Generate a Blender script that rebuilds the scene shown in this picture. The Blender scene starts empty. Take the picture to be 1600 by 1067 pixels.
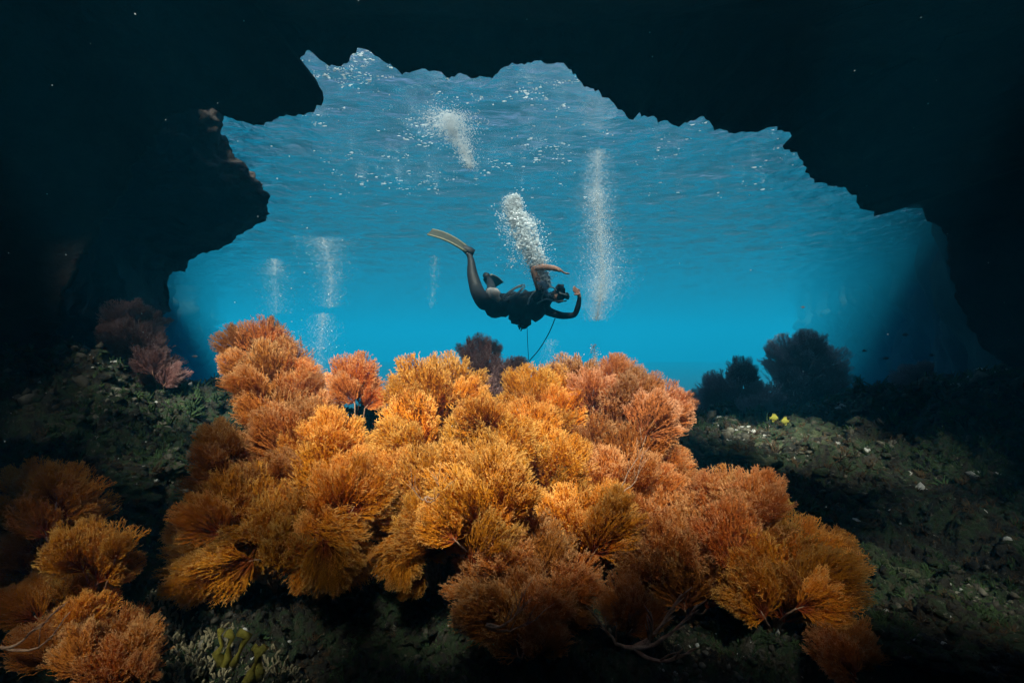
import bpy, bmesh, math, random
from mathutils import Vector, Matrix, noise, kdtree
R = math.radians
random.seed(7)
S = bpy.context.scene
COL = S.collection

# ------------------------------------------------------------ camera, sky, sun, exposure
cam = bpy.data.objects.new('camera', bpy.data.cameras.new('camera'))
COL.objects.link(cam)
cam.data.sensor_width = 36; cam.data.lens = 18
cam.data.clip_start = 0.05; cam.data.clip_end = 500
cam.location = (0, 0, 0); cam.rotation_euler = (R(90), 0, 0)
S.camera = cam

SUN_EL, SUN_ROT = R(50), R(184)          # behind the camera, high
W = bpy.data.worlds.new('World'); S.world = W; W.use_nodes = True
wn = W.node_tree; bg = wn.nodes['Background']
sky = wn.nodes.new('ShaderNodeTexSky'); sky.sky_type = 'NISHITA'; sky.sun_disc = False
sky.sun_elevation = SUN_EL; sky.sun_rotation = SUN_ROT
wn.links.new(sky.outputs[0], bg.inputs[0]); bg.inputs[1].default_value = 0.055
sun = bpy.data.objects.new('sun', bpy.data.lights.new('sun', 'SUN')); COL.objects.link(sun)
sun.data.energy = 5.0; sun.data.angle = R(9); sun.data.color = (1, 0.9, 0.76)
sd = Vector((math.sin(SUN_ROT)*math.cos(SUN_EL), math.cos(SUN_ROT)*math.cos(SUN_EL), math.sin(SUN_EL)))
sun.rotation_euler = sd.to_track_quat('Z', 'Y').to_euler()
sun.location = sd*60

S.view_settings.view_transform = 'Standard'; S.view_settings.look = 'None'
S.view_settings.gamma = 1; S.view_settings.exposure = 1.75
S.view_settings.use_curve_mapping = False
S.render.engine = 'CYCLES'
cy = S.cycles
cy.use_denoising = True; cy.denoiser = 'OPENIMAGEDENOISE'
cy.max_bounces = 6; cy.diffuse_bounces = 3; cy.glossy_bounces = 3; cy.transmission_bounces = 3
cy.volume_bounces = 2; cy.transparent_max_bounces = 10
cy.caustics_reflective = False; cy.caustics_refractive = False
cy.sample_clamp_indirect = 6

def at(px, py, Y): return Vector((Y*(px-800)/800, Y, Y*(533.5-py)/800))

# ------------------------------------------------------------ materials
def mat(name):
    m = bpy.data.materials.new(name); m.use_nodes = True
    return m, m.node_tree.nodes, m.node_tree.links, m.node_tree.nodes['Principled BSDF']
def ramp(N, stops):
    r = N.new('ShaderNodeValToRGB'); e = r.color_ramp.elements
    while len(e) < len(stops): e.new(0.5)
    for i, (p, c) in enumerate(stops): e[i].position = p; e[i].color = (*c, 1)
    return r
def noise_tex(N, scale, detail=6, rough=.6):
    n = N.new('ShaderNodeTexNoise'); n.inputs['Scale'].default_value = scale
    n.inputs['Detail'].default_value = detail; n.inputs['Roughness'].default_value = rough
    return n
def mottled(name, stops, scale=4, bump=.4, bscale=30, rough=.9, stops2=None, scale2=18):
    m, N, L, b = mat(name)
    tc = N.new('ShaderNodeTexCoord')
    n = noise_tex(N, scale, 8, .65); L.new(tc.outputs['Object'], n.inputs['Vector'])
    r = ramp(N, stops); L.new(n.outputs[0], r.inputs[0])
    out = r.outputs[0]
    if stops2:
        n2 = noise_tex(N, scale2, 6, .7); L.new(tc.outputs['Object'], n2.inputs['Vector'])
        r2 = ramp(N, [(p, (v, v, v)) for p, v in stops2[1]]); L.new(n2.outputs[0], r2.inputs[0])
        mx = N.new('ShaderNodeMix'); mx.data_type = 'RGBA'
        L.new(r2.outputs[0], mx.inputs[0]); L.new(out, mx.inputs[6]); mx.inputs[7].default_value = (*stops2[0], 1)
        out = mx.outputs[2]
    L.new(out, b.inputs['Base Color']); b.inputs['Roughness'].default_value = rough
    nb = noise_tex(N, bscale, 8, .7); L.new(tc.outputs['Object'], nb.inputs['Vector'])
    bp = N.new('ShaderNodeBump'); bp.inputs['Strength'].default_value = bump; bp.inputs['Distance'].default_value = .05
    L.new(nb.outputs[0], bp.inputs['Height']); L.new(bp.outputs[0], b.inputs['Normal'])
    return m
M = {}
M['cave'] = mottled('cave rock', [(.3, (.035, .03, .03)), (.55, (.08, .065, .06)), (.75, (.14, .11, .10))], 1.4, 1, 14)
M['cliff'] = mottled('shade-dark cliff', [(.35, (.006, .008, .006)), (.6, (.016, .02, .014)), (.78, (.035, .035, .028))], 1.2, 1, 4)  # near-black colour stands in for shade on the sunlit cliff faces
M['reef'] = mottled('reef rock', [(.34, (.012, .011, .009)), (.46, (.05, .044, .03)), (.55, (.045, .085, .032)), (.62, (.09, .08, .045)), (.72, (.20, .18, .14))],
                    8, 1, 30, stops2=((.34, .32, .26), [(.60, 0), (.70, .8)]), scale2=30)
M['boulder'] = mottled('overgrown rock', [(.35, (.03, .03, .02)), (.5, (.07, .09, .04)), (.62, (.16, .17, .09)), (.75, (.34, .33, .26))], 5, .9, 30)

def coral_mat(name, stem, mid, tip, trans=.25):
    m, N, L, b = mat(name)
    at_ = N.new('ShaderNodeAttribute'); at_.attribute_name = 'along'
    oi = N.new('ShaderNodeObjectInfo')
    r = ramp(N, [(0, stem), (.22, stem), (.62, mid), (.88, mid), (1, tip)]); L.new(at_.outputs['Fac'], r.inputs[0])
    hs = N.new('ShaderNodeHueSaturation')
    mr = N.new('ShaderNodeMapRange'); mr.inputs[3].default_value = .494; mr.inputs[4].default_value = .505
    mr2 = N.new('ShaderNodeMapRange'); mr2.inputs[3].default_value = .68; mr2.inputs[4].default_value = 1.15
    L.new(oi.outputs['Random'], mr.inputs[0])
    mm = N.new('ShaderNodeMath'); mm.operation = 'FRACT'; m3 = N.new('ShaderNodeMath'); m3.operation = 'MULTIPLY'; m3.inputs[1].default_value = 7.31
    L.new(oi.outputs['Random'], m3.inputs[0]); L.new(m3.outputs[0], mm.inputs[0]); L.new(mm.outputs[0], mr2.inputs[0])
    L.new(mr.outputs[0], hs.inputs['Hue']); L.new(mr2.outputs[0], hs.inputs['Value']); L.new(r.outputs[0], hs.inputs['Color'])
    d = N.new('ShaderNodeBsdfDiffuse'); t = N.new('ShaderNodeBsdfTranslucent'); mx = N.new('ShaderNodeMixShader')
    L.new(hs.outputs[0], d.inputs[0]); L.new(hs.outputs[0], t.inputs[0]); mx.inputs[0].default_value = trans
    L.new(d.outputs[0], mx.inputs[1]); L.new(t.outputs[0], mx.inputs[2])
    L.new(mx.outputs[0], N['Material Output'].inputs['Surface'])
    N.remove(b)
    return m
M['orange'] = coral_mat('orange sea fan', (.38, .08, .02), (.86, .33, .025), (.92, .50, .13))
M['salmon'] = coral_mat('salmon sea fan', (.36, .10, .04), (.82, .29, .055), (.90, .48, .20))
M['peach'] = coral_mat('peach brown sea fan', (.32, .09, .03), (.70, .25, .065), (.84, .44, .22))
M['brown'] = coral_mat('rust sea fan', (.30, .08, .03), (.68, .23, .04), (.76, .40, .16))
M['dark'] = coral_mat('purple brown sea fan', (.18, .08, .07), (.34, .16, .14), (.42, .26, .24))
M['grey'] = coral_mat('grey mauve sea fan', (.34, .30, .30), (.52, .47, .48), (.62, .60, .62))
M['stem'] = mottled('sea fan stem', [(.35, (.30, .14, .08)), (.6, (.62, .38, .24)), (.8, (.7, .5, .36))], 40, .5, 80)
M['pale'] = mottled('pale finger coral', [(.35, (.16, .13, .06)), (.6, (.42, .37, .22)), (.8, (.6, .55, .42))], 22, .3, 60)
M['rubble'] = mottled('coral rubble', [(.35, (.025, .022, .016)), (.5, (.08, .07, .05)), (.68, (.28, .26, .20))], 5, .3, 60)
M['algae'] = mottled('green algae', [(.35, (.03, .06, .02)), (.6, (.07, .13, .04)), (.8, (.15, .20, .07))], 6, .3, 60)
M['yellow'] = mottled('yellow sponge', [(.35, (.22, .19, .02)), (.7, (.48, .42, .07))], 40, .3, 50)

def mesh_obj(name, verts, faces, m, parent=None, smooth=True, col=None):
    me = bpy.data.meshes.new(name); me.from_pydata(verts, [], faces); me.update()
    if smooth: me.polygons.foreach_set('use_smooth', [True]*len(me.polygons))
    me.materials.append(m)
    o = bpy.data.objects.new(name, me); COL.objects.link(o); o.parent = parent
    return o
def tag(o, label=None, cat=None, group=None, kind=None):
    if label: o['label'] = label
    if cat: o['category'] = cat
    if group: o['group'] = group
    if kind: o['kind'] = kind
    return o
def empty(name, loc, label, cat, group=None):
    o = bpy.data.objects.new(name, None); COL.objects.link(o); o.location = loc
    o.empty_display_size = .1
    return tag(o, label, cat, group)
def fbm(p, s, octs=5, seed=0.0):
    return noise.fractal(Vector((p[0]*s+seed, p[1]*s+seed*1.7, p[2]*s-seed)), 0.9, 2.1, octs)

# ------------------------------------------------------------ the water body (haze) and its surface
bm = bmesh.new(); bmesh.ops.create_cube(bm, size=1)
for v in bm.verts: v.co = Vector((v.co.x*240, v.co.y*252+114, v.co.z*15.6-4.2))
me = bpy.data.meshes.new('haze'); bm.to_mesh(me); bm.free()
m, N, L, b = mat('sea water'); N.remove(b)
pv = N.new('ShaderNodeVolumePrincipled')
pv.inputs['Color'].default_value = (.006, .185, .33, 1)
pv.inputs['Density'].default_value = .035
pv.inputs['Anisotropy'].default_value = 0
pv.inputs['Absorption Color'].default_value = (0, .22, .32, 1)
L.new(pv.outputs[0], N['Material Output'].inputs['Volume'])
me.materials.append(m); hz = bpy.data.objects.new('haze', me); COL.objects.link(hz); hz['kind'] = 'stuff'

def wave(x, y):
    z = .045*noise.noise(Vector((x*.8, y*1.0, 3.1))) + .038*noise.noise(Vector((x*2.1, y*2.6, 7)))
    z += .012*noise.noise(Vector((x*5.5, y*7.5, 11))) + .005*noise.noise(Vector((x*12, y*15, 1)))
    return z
xs = sorted(set([-119, -75, -60, -45, -32, -24]+[i*.09-16 for i in range(356)]+[24, 32, 45, 60, 75, 119]))
ys = [-11.8, -8, -4, 0, 2]+[4+i*.055 for i in range(220)]
y = ys[-1]; st = .06
while y < 236: y += st; st *= 1.045; ys.append(y)
V = []; F = []
for y in ys:
    for x in xs: V.append((x, y, 2.99+wave(x, y)))
nx = len(xs)
for j in range(len(ys)-1):
    for i in range(nx-1): F.append((j*nx+i, j*nx+i+1, (j+1)*nx+i+1, (j+1)*nx+i))
m, N, L, b = mat('water surface'); N.remove(b)
tc = N.new('ShaderNodeTexCoord'); mp = N.new('ShaderNodeMapping'); mp.inputs['Scale'].default_value = (1, 1.25, 1)
L.new(tc.outputs['Object'], mp.inputs[0])
n1 = noise_tex(N, 4.2, 7, .58); L.new(mp.outputs[0], n1.inputs['Vector'])
bp = N.new('ShaderNodeBump'); bp.inputs['Strength'].default_value = 1; bp.inputs['Distance'].default_value = .07
L.new(n1.outputs[0], bp.inputs['Height'])
fr = N.new('ShaderNodeFresnel'); fr.inputs[0].default_value = 1.33; L.new(bp.outputs[0], fr.inputs['Normal'])
gl = N.new('ShaderNodeBsdfGlossy'); gl.inputs['Roughness'].default_value = .08; gl.inputs[0].default_value = (.95, .97, 1, 1)
L.new(bp.outputs[0], gl.inputs['Normal'])
tr = N.new('ShaderNodeBsdfTransparent')
mx = N.new('ShaderNodeMixShader'); L.new(fr.outputs[0], mx.inputs[0]); L.new(tr.outputs[0], mx.inputs[1]); L.new(gl.outputs[0], mx.inputs[2])
L.new(mx.outputs[0], N['Material Output'].inputs['Surface'])
o = mesh_obj('water_surface', V, F, m); o['kind'] = 'structure'

# ------------------------------------------------------------ the cave: a mouth outline at its real distances, widening towards the viewer
OUT = [(60, 900, 3.4), (60, 700, 3.5), (70, 560, 3.6), (110, 450, 3.7), (170, 340, 3.8), (215, 250, 3.9), (270, 178, 4.0), (330, 165, 4.1), (345, 178, 4.1), (395, 195, 4.2),
 (420, 193, 4.2), (450, 182, 4.3), (482, 174, 4.3), (501, 156, 4.4), (503, 142, 4.4), (492, 122, 4.5), (474, 108, 4.6), (466, 94, 4.6), (484, 77, 4.6), (499, 93, 4.6), (514, 104, 4.6),
 (536, 99, 4.6), (552, 87, 4.6), (576, 83, 4.6), (601, 93, 4.6), (626, 112, 4.6), (642, 121, 4.6), (665, 109, 4.6), (700, 117, 4.6), (740, 122, 4.6), (765, 120, 4.6), (790, 103, 4.6),
 (815, 94, 4.6), (850, 96, 4.6), (890, 104, 4.6), (905, 126, 4.6), (921, 143, 4.6), (936, 138, 4.6), (950, 156, 4.75), (966, 171, 4.75), (990, 186, 4.75), (1010, 175, 4.9), (1030, 189, 4.9),
 (1060, 200, 4.9), (1082, 190, 5.05), (1102, 179, 5.05), (1112, 201, 5.05), (1140, 207, 5.4), (1180, 208, 5.4), (1200, 199, 5.5), (1222, 203, 5.6), (1238, 210, 5.6), (1221, 231, 5.5),
 (1240, 241, 5.6), (1260, 262, 5.7), (1276, 284, 5.8), (1310, 293, 5.9), (1341, 304, 6.0), (1344, 326, 6.0), (1370, 337, 6.1), (1394, 331, 6.3), (1410, 318, 6.4), (1432, 322, 6.5),
 (1450, 345, 6.6), (1476, 358, 6.7), (1478, 376, 6.8), (1484, 420, 6.8), (1500, 480, 6.7), (1530, 540, 6.6), (1600, 590, 6.4), (1720, 700, 6.0), (1750, 900, 4.6), (1500, 1250, 4.0), (800, 1500, 3.6), (200, 1300, 3.4)]
def resample(pts, step, closed=True):
    out = []; n = len(pts)
    for i in range(n if closed else n-1):
        a = Vector(pts[i]); c = Vector(pts[(i+1) % n]); k = max(1, int((c-a).length/step))
        for j in range(k): out.append(a+(c-a)*(j/k))
    return out
ring = [at(*p) for p in resample(OUT, 5)]
cx = Vector((0, 0, .1))
V = []; F = []; n = len(ring)
ts = [-1.0, -.5, -.22, -.08, 0]+[.0025*1.21**k for k in range(16)]+[.055+.0125*k for k in range(56)]+[.8, .9, 1.0]
for t in ts:
    for p in ring:
        d = Vector((p.x, 0, p.z-cx.z)); r = d.length; d.normalize()
        if t <= 0:                       # the outer face of the rock, outside the mouth
            q = p+d*(-t)*7+Vector((0, t*1.2, 0))
            q += d*abs(fbm(q, 1.1, 5, 3))*.5*min(1, -t*3)
            q.z = min(q.z, 2.86)
        else:
            yy = p.y*(1-t)+(-7)*t
            grow = 2.6*(1-math.exp(-t*4.5))+.18*(1-math.exp(-t*60))
            q = Vector((p.x, yy, p.z))+d*grow
            a = min(1, t*14)
            q += d*(.55*(fbm(q, .9, 6, 9)+.35))*a
            q += d*.05*fbm(q, 7, 4, 2)*min(1, t*40)
            cap = 2.80-.25*a*(.5+.9*abs(fbm((q.x, q.y, 0), .8, 5, 5)))
            if q.z > cap: q.z = cap+.06*fbm(q, 3, 3, 1)*a
            q.z = min(q.z, 2.84)
        if t == 0: q = p+d*(.05*fbm(p, 5, 5, 4)+.035*fbm(p, 18, 4, 8))
        q.z = min(q.z, 2.86)
        V.append(q[:])
LIGHT_GAPS = [((-.02, 2.50, -.33), 1.14, .90), (at(1200, 690, 4.5), .50, .40), (at(330, 660, 4.0), .34, .34), (at(1380, 745, 3.8), .22, .17), (at(1500, 850, 2.9), .20, .16), (at(320, 730, 3.2), .18, .15), (at(170, 690, 3.3), .14, .12), (at(1200, 860, 2.1), .17, .14), (at(215, 520, 4.0), .15, .13), (at(270, 960, 1.8), .20, .20),
        (at(1450, 930, 2.3), .26, .20), (at(772, 590, 3.5), .15, .12), (at(410, 580, 2.85), .45, .34)]
HOLES = []
for g, rx, ry in LIGHT_GAPS:                              # openings added to the unseen roof to let sun onto these chosen spots
    k = (2.6-g[2])/sd.z
    HOLES.append((g[0]+sd.x*k, g[1]+sd.y*k, rx, ry))
def in_hole(c):
    if c[2] < 1.6: return False
    w = 1+.45*noise.noise(Vector((c[0]*1.7, c[1]*1.7, 4)))+.25*noise.noise(Vector((c[0]*5, c[1]*5, 4)))
    for hx, hy, rx, ry in HOLES:
        if ((c[0]-hx)/rx)**2+((c[1]-hy)/ry)**2 < w: return True
    return False
for j in range(len(ts)-1):
    for i in range(n):
        a, b_, c, d_ = j*n+i, j*n+(i+1) % n, (j+1)*n+(i+1) % n, (j+1)*n+i
        mid = [sum(V[k][q] for k in (a, b_, c, d_))/4 for q in range(3)]
        if ts[j] > 0 and in_hole(mid): continue
        F.append((a, d_, c, b_))
F.append(tuple((len(ts)-1)*n+i for i in range(n)))
o = mesh_obj('cave_wall', V, F, M['cave']); tag(o, kind='structure')

# a thick rock whose silhouette is an outline at a given distance
def slab_rock(name, pts, thick, m, seed, jag=.05, step=8, lump=.5):
    pl = [at(*p) for p in resample(pts, step)]
    c = sum(pl, Vector())/len(pl); n = len(pl); V = []; F = []
    prof = [(math.cos(a), math.sin(a)) for a in [R(-90+180*k/60) for k in range(61)]]
    for (cr, sr) in prof:
        for p in pl:
            d = p-c; rr = cr**.6 if cr > 0 else 0
            q = c+d*rr+Vector((0, 1, 0))*sr*thick
            q += d.normalized()*(jag*fbm(q, 5, 5, seed))*cr+Vector((0, 1, 0))*lump*fbm(q, 1.6, 6, seed+3)*thick*(1-abs(sr)*.3)
            nn = (d*cr+Vector((0, sr, 0))).normalized(); q += nn*(.10*(abs(fbm(q, 3.2, 4, seed+1))-.2)+.05*fbm(q, 9, 5, seed+6))
            q.z = min(q.z, 2.87)
            V.append(q[:])
    for j in range(len(prof)-1):
        for i in range(n): F.append((j*n+i, j*n+(i+1) % n, (j+1)*n+(i+1) % n, (j+1)*n+i))
    return mesh_obj(name, V, F, m)
P = [(150, 120), (260, 165), (330, 162), (343, 200), (352, 235), (380, 262), (408, 285), (421, 310), (415, 332), (385, 352),
  (350, 378), (305, 395), (262, 410), (240, 430), (238, 460), (250, 500), (200, 560), (60, 560), (20, 300)]
o = slab_rock('overhanging_rock', [(x, y, 4.93+.85*max(0, min(1, (y-160)/260))) for x, y in P], .4, M['cave'], 12, .05, 4, .35)
tag(o, 'dark rock bulging out of the left cave wall, fading into blue water', 'rock')

def side_wall(name, pts, seed):
    """submerged rock face, added to darken the water at the side, running away from the mouth, from below the sea bed up to the surface, several metres thick"""
    P = resample([(x, y, 0) for x, y in pts], .35, False); n = len(P); V = []; F = []; sgn = 1 if pts[0][0] > 0 else -1
    rows = 26
    for k in range(rows+1):
        z = -6+9.3*k/rows
        for p in P:
            q = Vector((p.x, p.y, z)); d = .9*fbm(q, .4, 6, seed)*(.4+.04*p.y)+.3*abs(fbm(q, 1.2, 5, seed+2))
            V.append((p.x+sgn*(d+.9*(3.3-z)/8), p.y, z))
    for p in P: V.append((p.x+sgn*9, p.y+2, 3.3))
    for p in P: V.append((p.x+sgn*9, p.y+2, -6))
    for j in range(rows+2):
        for i in range(n-1): F.append((j*n+i, j*n+i+1, (j+1)*n+i+1, (j+1)*n+i))
    return tag(mesh_obj(name, V, F, M['cliff']), kind='structure')
def shelf(name, pts, zt, zb, seed):
    P = resample([(x, y, 0) for x, y in pts], .25); n = len(P); V = []; F = []
    for z in (zt, zb):
        for p in P: V.append((p.x+.25*fbm(p, .8, 5, seed), p.y+.25*fbm(p, .9, 4, seed+5), z))
    for i in range(n): F.append((i, (i+1) % n, n+(i+1) % n, n+i))
    F.append(tuple(range(n))[::-1]); F.append(tuple(n+i for i in range(n)))
    return tag(mesh_obj(name, V, F, M['cave']), kind='structure')
shelf('added_shade_slab', [(5.3, 7.0), (6.7, 9.3), (10.9, 12), (14, 14), (20, 14), (20, 5), (7, 5.5)], 2.80, 2.62, 2)  # unseen slab added above the right side to keep the sun off
side_wall('added_cliff_right', [(6.9, 6.9), (7.5, 8.3), (9.2, 10.8), (12.4, 15), (16.5, 22), (21, 31), (28, 45), (36, 62), (50, 85)], 2)  # added wall; receding into the haze, it darkens the water rightwards
side_wall('added_cliff_left', [(-4.6, 5.6), (-6.0, 8), (-8.0, 11), (-11.5, 16), (-16, 23), (-22, 33), (-31, 50), (-43, 75)], 6)  # its counterpart, added to darken the water towards the left

# ------------------------------------------------------------ the reef floor
RIDGE = [(-1.7, .10, 4.2), (-1.0, .05, 4.1), (-.80, -.10, 4.2), (-.68, -.38, 4.5), (-.55, -.50, 4.7), (-.4, -.62, 4.8), (0, -.85, 4.8), (.3, -.85, 5.0), (.42, -.80, 5.2), (.6, -.80, 5.6), (.75, -.62, 6.4), (1.0, -.35, 6.6), (1.7, -.3, 6.8)]
def ridge(a):
    a = max(-1.69, min(1.69, a))
    for (a0, z0, y0), (a1, z1, y1) in zip(RIDGE, RIDGE[1:]):
        if a <= a1:
            f = (a-a0)/(a1-a0); f = f*f*(3-2*f)
            return z0+(z1-z0)*f, y0+(y1-y0)*f
def sm(a, b, x):
    f = max(0, min(1, (x-a)/(b-a))); return f*f*(3-2*f)
def floor_z(x, y, fine=True):
    a = x/max(y, .8)
    zr, yr = ridge(a)
    yr += .35*noise.noise(Vector((a*4, 1, 2)))
    near = -1.32+.10*min(1.5, abs(x)/2)**2
    z = near+(zr-near)*sm(1.4, yr, y)
    if y > yr:
        z = zr-(y-yr)*1.1*sm(0, 1.2, y-yr)
        z = max(z, -4.4)
    p = (x, y, 0)
    z += .20*fbm(p, 1.1, 3, 21)*sm(yr+2, yr-1, y)
    if fine and y < 9:
        z += .20*(abs(noise.noise(Vector((x*2.7, y*2.7, 1))))-.2)
        z += .12*(abs(noise.noise(Vector((x*7, y*7, 5))))-.25)
        z += .06*noise.noise(Vector((x*17, y*17, 9)))+.032*noise.noise(Vector((x*38, y*38, 2)))+.016*noise.noise(Vector((x*80, y*80, 2)))
    return z
angs = [-1.9+3.8*i/900 for i in range(901)]
rr = []; r = .7
while r < 9: rr.append(r); r *= 1.0062
while r < 118: rr.append(r); r *= 1.09
V = []; F = []; n = len(angs)
for r in rr:
    for a in angs:
        x = a*r; y = r
        V.append((x, y, floor_z(x, y)))
for j in range(len(rr)-1):
    for i in range(n-1): F.append((j*n+i, j*n+i+1, (j+1)*n+i+1, (j+1)*n+i))
k8 = next(i for i, r in enumerate(rr) if r > 8.5)
near_f = [f for f in F if f[0] < k8*n]; far_f = [tuple(q-k8*n for q in f) for f in F if f[0] >= k8*n]
o = mesh_obj('reef_ground', V[:(k8+1)*n], near_f, M['reef']); o['kind'] = 'structure'
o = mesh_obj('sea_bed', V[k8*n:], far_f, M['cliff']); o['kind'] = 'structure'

# ------------------------------------------------------------ sea fan pieces
def fan_mesh(name, seed, layers=26, wide=1.25, thick=.55, nodes=430, rad=.0065):
    rnd = random.Random(seed)
    lay = [[(Vector((0, 0, 0)), -1)]]
    V = []; F = []; A = []
    ph = rnd.random()*9; pw = [.9, 1.5, 1.1, 1.9, .8, 1.3, 1.7, 1.0][seed % 8]
    def direction(u, w):
        return Vector((math.sin(u)*math.cos(w), math.sin(w), math.cos(u)*math.cos(w)))
    def seg(p, q, r0, r1, a0, a1):
        d = (q-p)
        if d.length < 1e-6: return
        d.normalize(); s = d.orthogonal().normalized(); t = d.cross(s)
        b = len(V)
        for (c, r, al) in ((p, r0, a0), (q, r1, a1)):
            for k in range(3):
                an = k*2.094
                V.append((c+(s*math.cos(an)+t*math.sin(an))*r)[:]); A.append(al)
        for k in range(3): F.append((b+k, b+(k+1) % 3, b+3+(k+1) % 3, b+3+k))
    ndir = []                          # every strand keeps its own heading; new ones fork off the nearest strand
    for i in range(5): ndir.append([wide*(-.6+.3*i)+rnd.uniform(-.1, .1), rnd.uniform(-.3, .3)*thick, Vector((0, 0, 0)), 0.0, True])
    for k in range(1, layers+1):
        f = k/layers
        target = max(5, int(nodes*f**1.9))
        live = [s_ for s_ in ndir if s_[4]]
        if not live: break
        kd = kdtree.KDTree(len(live))
        for i, s_ in enumerate(live): kd.insert((s_[0], s_[1], 0), i)
        kd.balance()
        new = []
        for i in range(target-len(ndir)):
            u = (rnd.random()*2-1)*wide; w = max(-thick, min(thick, rnd.gauss(0, thick*.55)))
            co, idx, ds = kd.find((u, w, 0)); p_ = live[idx]
            mxs = .10+.30*(1-f)
            if ds > mxs:
                g = mxs/ds; u = p_[0]+(u-p_[0])*g; w = p_[1]+(w-p_[1])*g
            new.append([u, w, p_[2], p_[3], True])
        ndir += new
        for s_ in ndir:
            if not s_[4]: continue
            u, w = s_[0], s_[1]
            lim = max(.05, math.cos(min(1.5, abs(u))))**pw*(.92+.42*noise.noise(Vector((u*3.6+ph, w*3, seed)))+.10*noise.noise(Vector((u*10, w*5, seed))))
            if f > lim+rnd.uniform(-.035, .03): s_[4] = False; continue
            s_[0] += rnd.uniform(-.026, .026); s_[1] += rnd.uniform(-.032, .032)
            q = direction(s_[0], s_[1]+.20*math.sin(s_[0]*2.5+ph))*(f+rnd.uniform(-.3, .3)/layers)
            a1 = min(1, f/max(lim, .3)); r0 = rad*(1+2.2*(1-f)**2)
            seg(s_[2], q, r0, r0*.92, s_[3], a1)
            if f > .35 and rnd.random() < .8:          # short side twiglets make the lace between the strands
                for sg in range(2):
                    dv = (q-s_[2]).normalized()
                    w_ = Vector((rnd.gauss(0, 1), rnd.gauss(0, 1), rnd.gauss(0, 1))); w_ = (w_-dv*w_.dot(dv)).normalized()
                    b0 = s_[2].lerp(q, rnd.uniform(.3, 1)); seg(b0, b0+(dv+w_*rnd.uniform(.6, 1.1)).normalized()*rnd.uniform(.025, .05), r0*.9, r0*.75, a1, min(1, a1+.06))
            s_[2] = q; s_[3] = a1
    me = bpy.data.meshes.new(name); me.from_pydata(V, [], F); me.update()
    at_ = me.attributes.new('along', 'FLOAT', 'POINT'); at_.data.foreach_set('value', A)
    return me
FANS = [fan_mesh('fan_twigs', 100+i, 18+i % 3*2, 1.30, [.42, .55, .34, .48, .60, .38][i % 6], 1500, .0038) for i in range(8)]
FANS_M = {}
def fan_data(i, m):
    k = (i, m.name)
    if k not in FANS_M:
        d = FANS[i].copy(); d.materials.append(m); FANS_M[k] = d
    return FANS_M[k]
def tube(pts, rads, sides=6, wob=0):
    V = []; F = []
    prevs = None
    for i, p in enumerate(pts):
        d = (pts[min(i+1, len(pts)-1)]-pts[max(i-1, 0)]).normalized()
        s = d.orthogonal().normalized() if prevs is None else (prevs-d*prevs.dot(d)).normalized()
        prevs = s; t = d.cross(s)
        for k in range(sides):
            an = k*2*math.pi/sides
            V.append((p+(s*math.cos(an)+t*math.sin(an))*rads[i]*(1+wob*random.uniform(-1, 1)))[:])
    for i in range(len(pts)-1):
        for k in range(sides): F.append((i*sides+k, i*sides+(k+1) % sides, (i+1)*sides+(k+1) % sides, (i+1)*sides+k))
    F.append(tuple(range(sides))[::-1]); F.append(tuple((len(pts)-1)*sides+k for k in range(sides)))
    return V, F
def depth(py): return 2.95-(py-520)*(.00255 if py < 900 else .0024)
rf = random.Random(5)
def colony(label, group, mkey, base, lobes, Y=None, infill=True, name='sea_fan', sr=.0065):
    """base: pixel of the holdfast; lobes: (px, py, radius px, lean in degrees clockwise[, depth offset])"""
    by = (Y or depth(base[1]))+.30; b = at(base[0], base[1], by)
    b.z = min(b.z, floor_z(b.x, b.y)+.05)
    t = empty(name, b, label, 'sea fan', group)
    spec = []; shift = 0 if Y else rf.uniform(-.16, .16)
    for l in lobes:
        px, py, r, an = l[:4]; r *= 1.0; off = l[4] if len(l) > 4 else 0
        yy = (Y if Y else depth(py)+shift)+off+rf.uniform(-.15, .12)
        spec.append((px, py, r, an, yy))
        if infill and rf.random() < .12:
            q = rf.uniform(.55, .8)
            spec.append((px+rf.uniform(-.7, .7)*r, py+rf.uniform(-.2, .8)*r, r*q, an+rf.uniform(-40, 40), yy+rf.uniform(-.10, .12)))
    for px, py, r, an, yy in spec:
        c = at(px, py, yy); s = r/800*yy
        dirv = Vector((math.sin(R(an)), rf.uniform(-.25, .15), math.cos(R(an)))).normalized()
        stre = rf.uniform(.95, 1.3); root = c-dirv*s*(2*stre-1)*1.02; L_ = s*2.05*stre
        side = dirv.cross(Vector((0, 1, 0))).normalized()
        side = (side+Vector((0, rf.uniform(-.5, .5), 0))).normalized()
        nrm = side.cross(dirv).normalized(); side = dirv.cross(nrm)
        if rf.random() < .5: side = -side; nrm = -nrm
        rot = Matrix((side, nrm, dirv)).transposed().to_4x4()
        o = bpy.data.objects.new('fan', fan_data(rf.randrange(8), M[mkey])); COL.objects.link(o); o.parent = t
        o.matrix_local = Matrix.Translation(root-b) @ rot @ Matrix.Diagonal((L_*1.02, L_, L_, 1))
        # the branch that carries it
        tip = root+dirv*s*.35-b
        m1 = (root-b)*.45+Vector((rf.uniform(-.04, .04), .05+rf.uniform(0, .06), -.02))
        pts = []
        P0, P1, P2 = Vector((0, 0, -.03)), m1, root-b-dirv*s*.2
        for k in range(9):
            u = k/9; pts.append(P0*(1-u)**2+P1*2*u*(1-u)+P2*u*u+Vector((rf.uniform(-1, 1), rf.uniform(-1, 1), rf.uniform(-1, 1)))*.005)
        pts += [root-b, tip]
        rads = [sr*(1-.55*k/10) for k in range(11)]
        rads[-1] *= .5
        v, f = tube(pts, rads, 6, .12)
        mesh_obj('branch', v, f, M['stem'], t)
    return t
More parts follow.
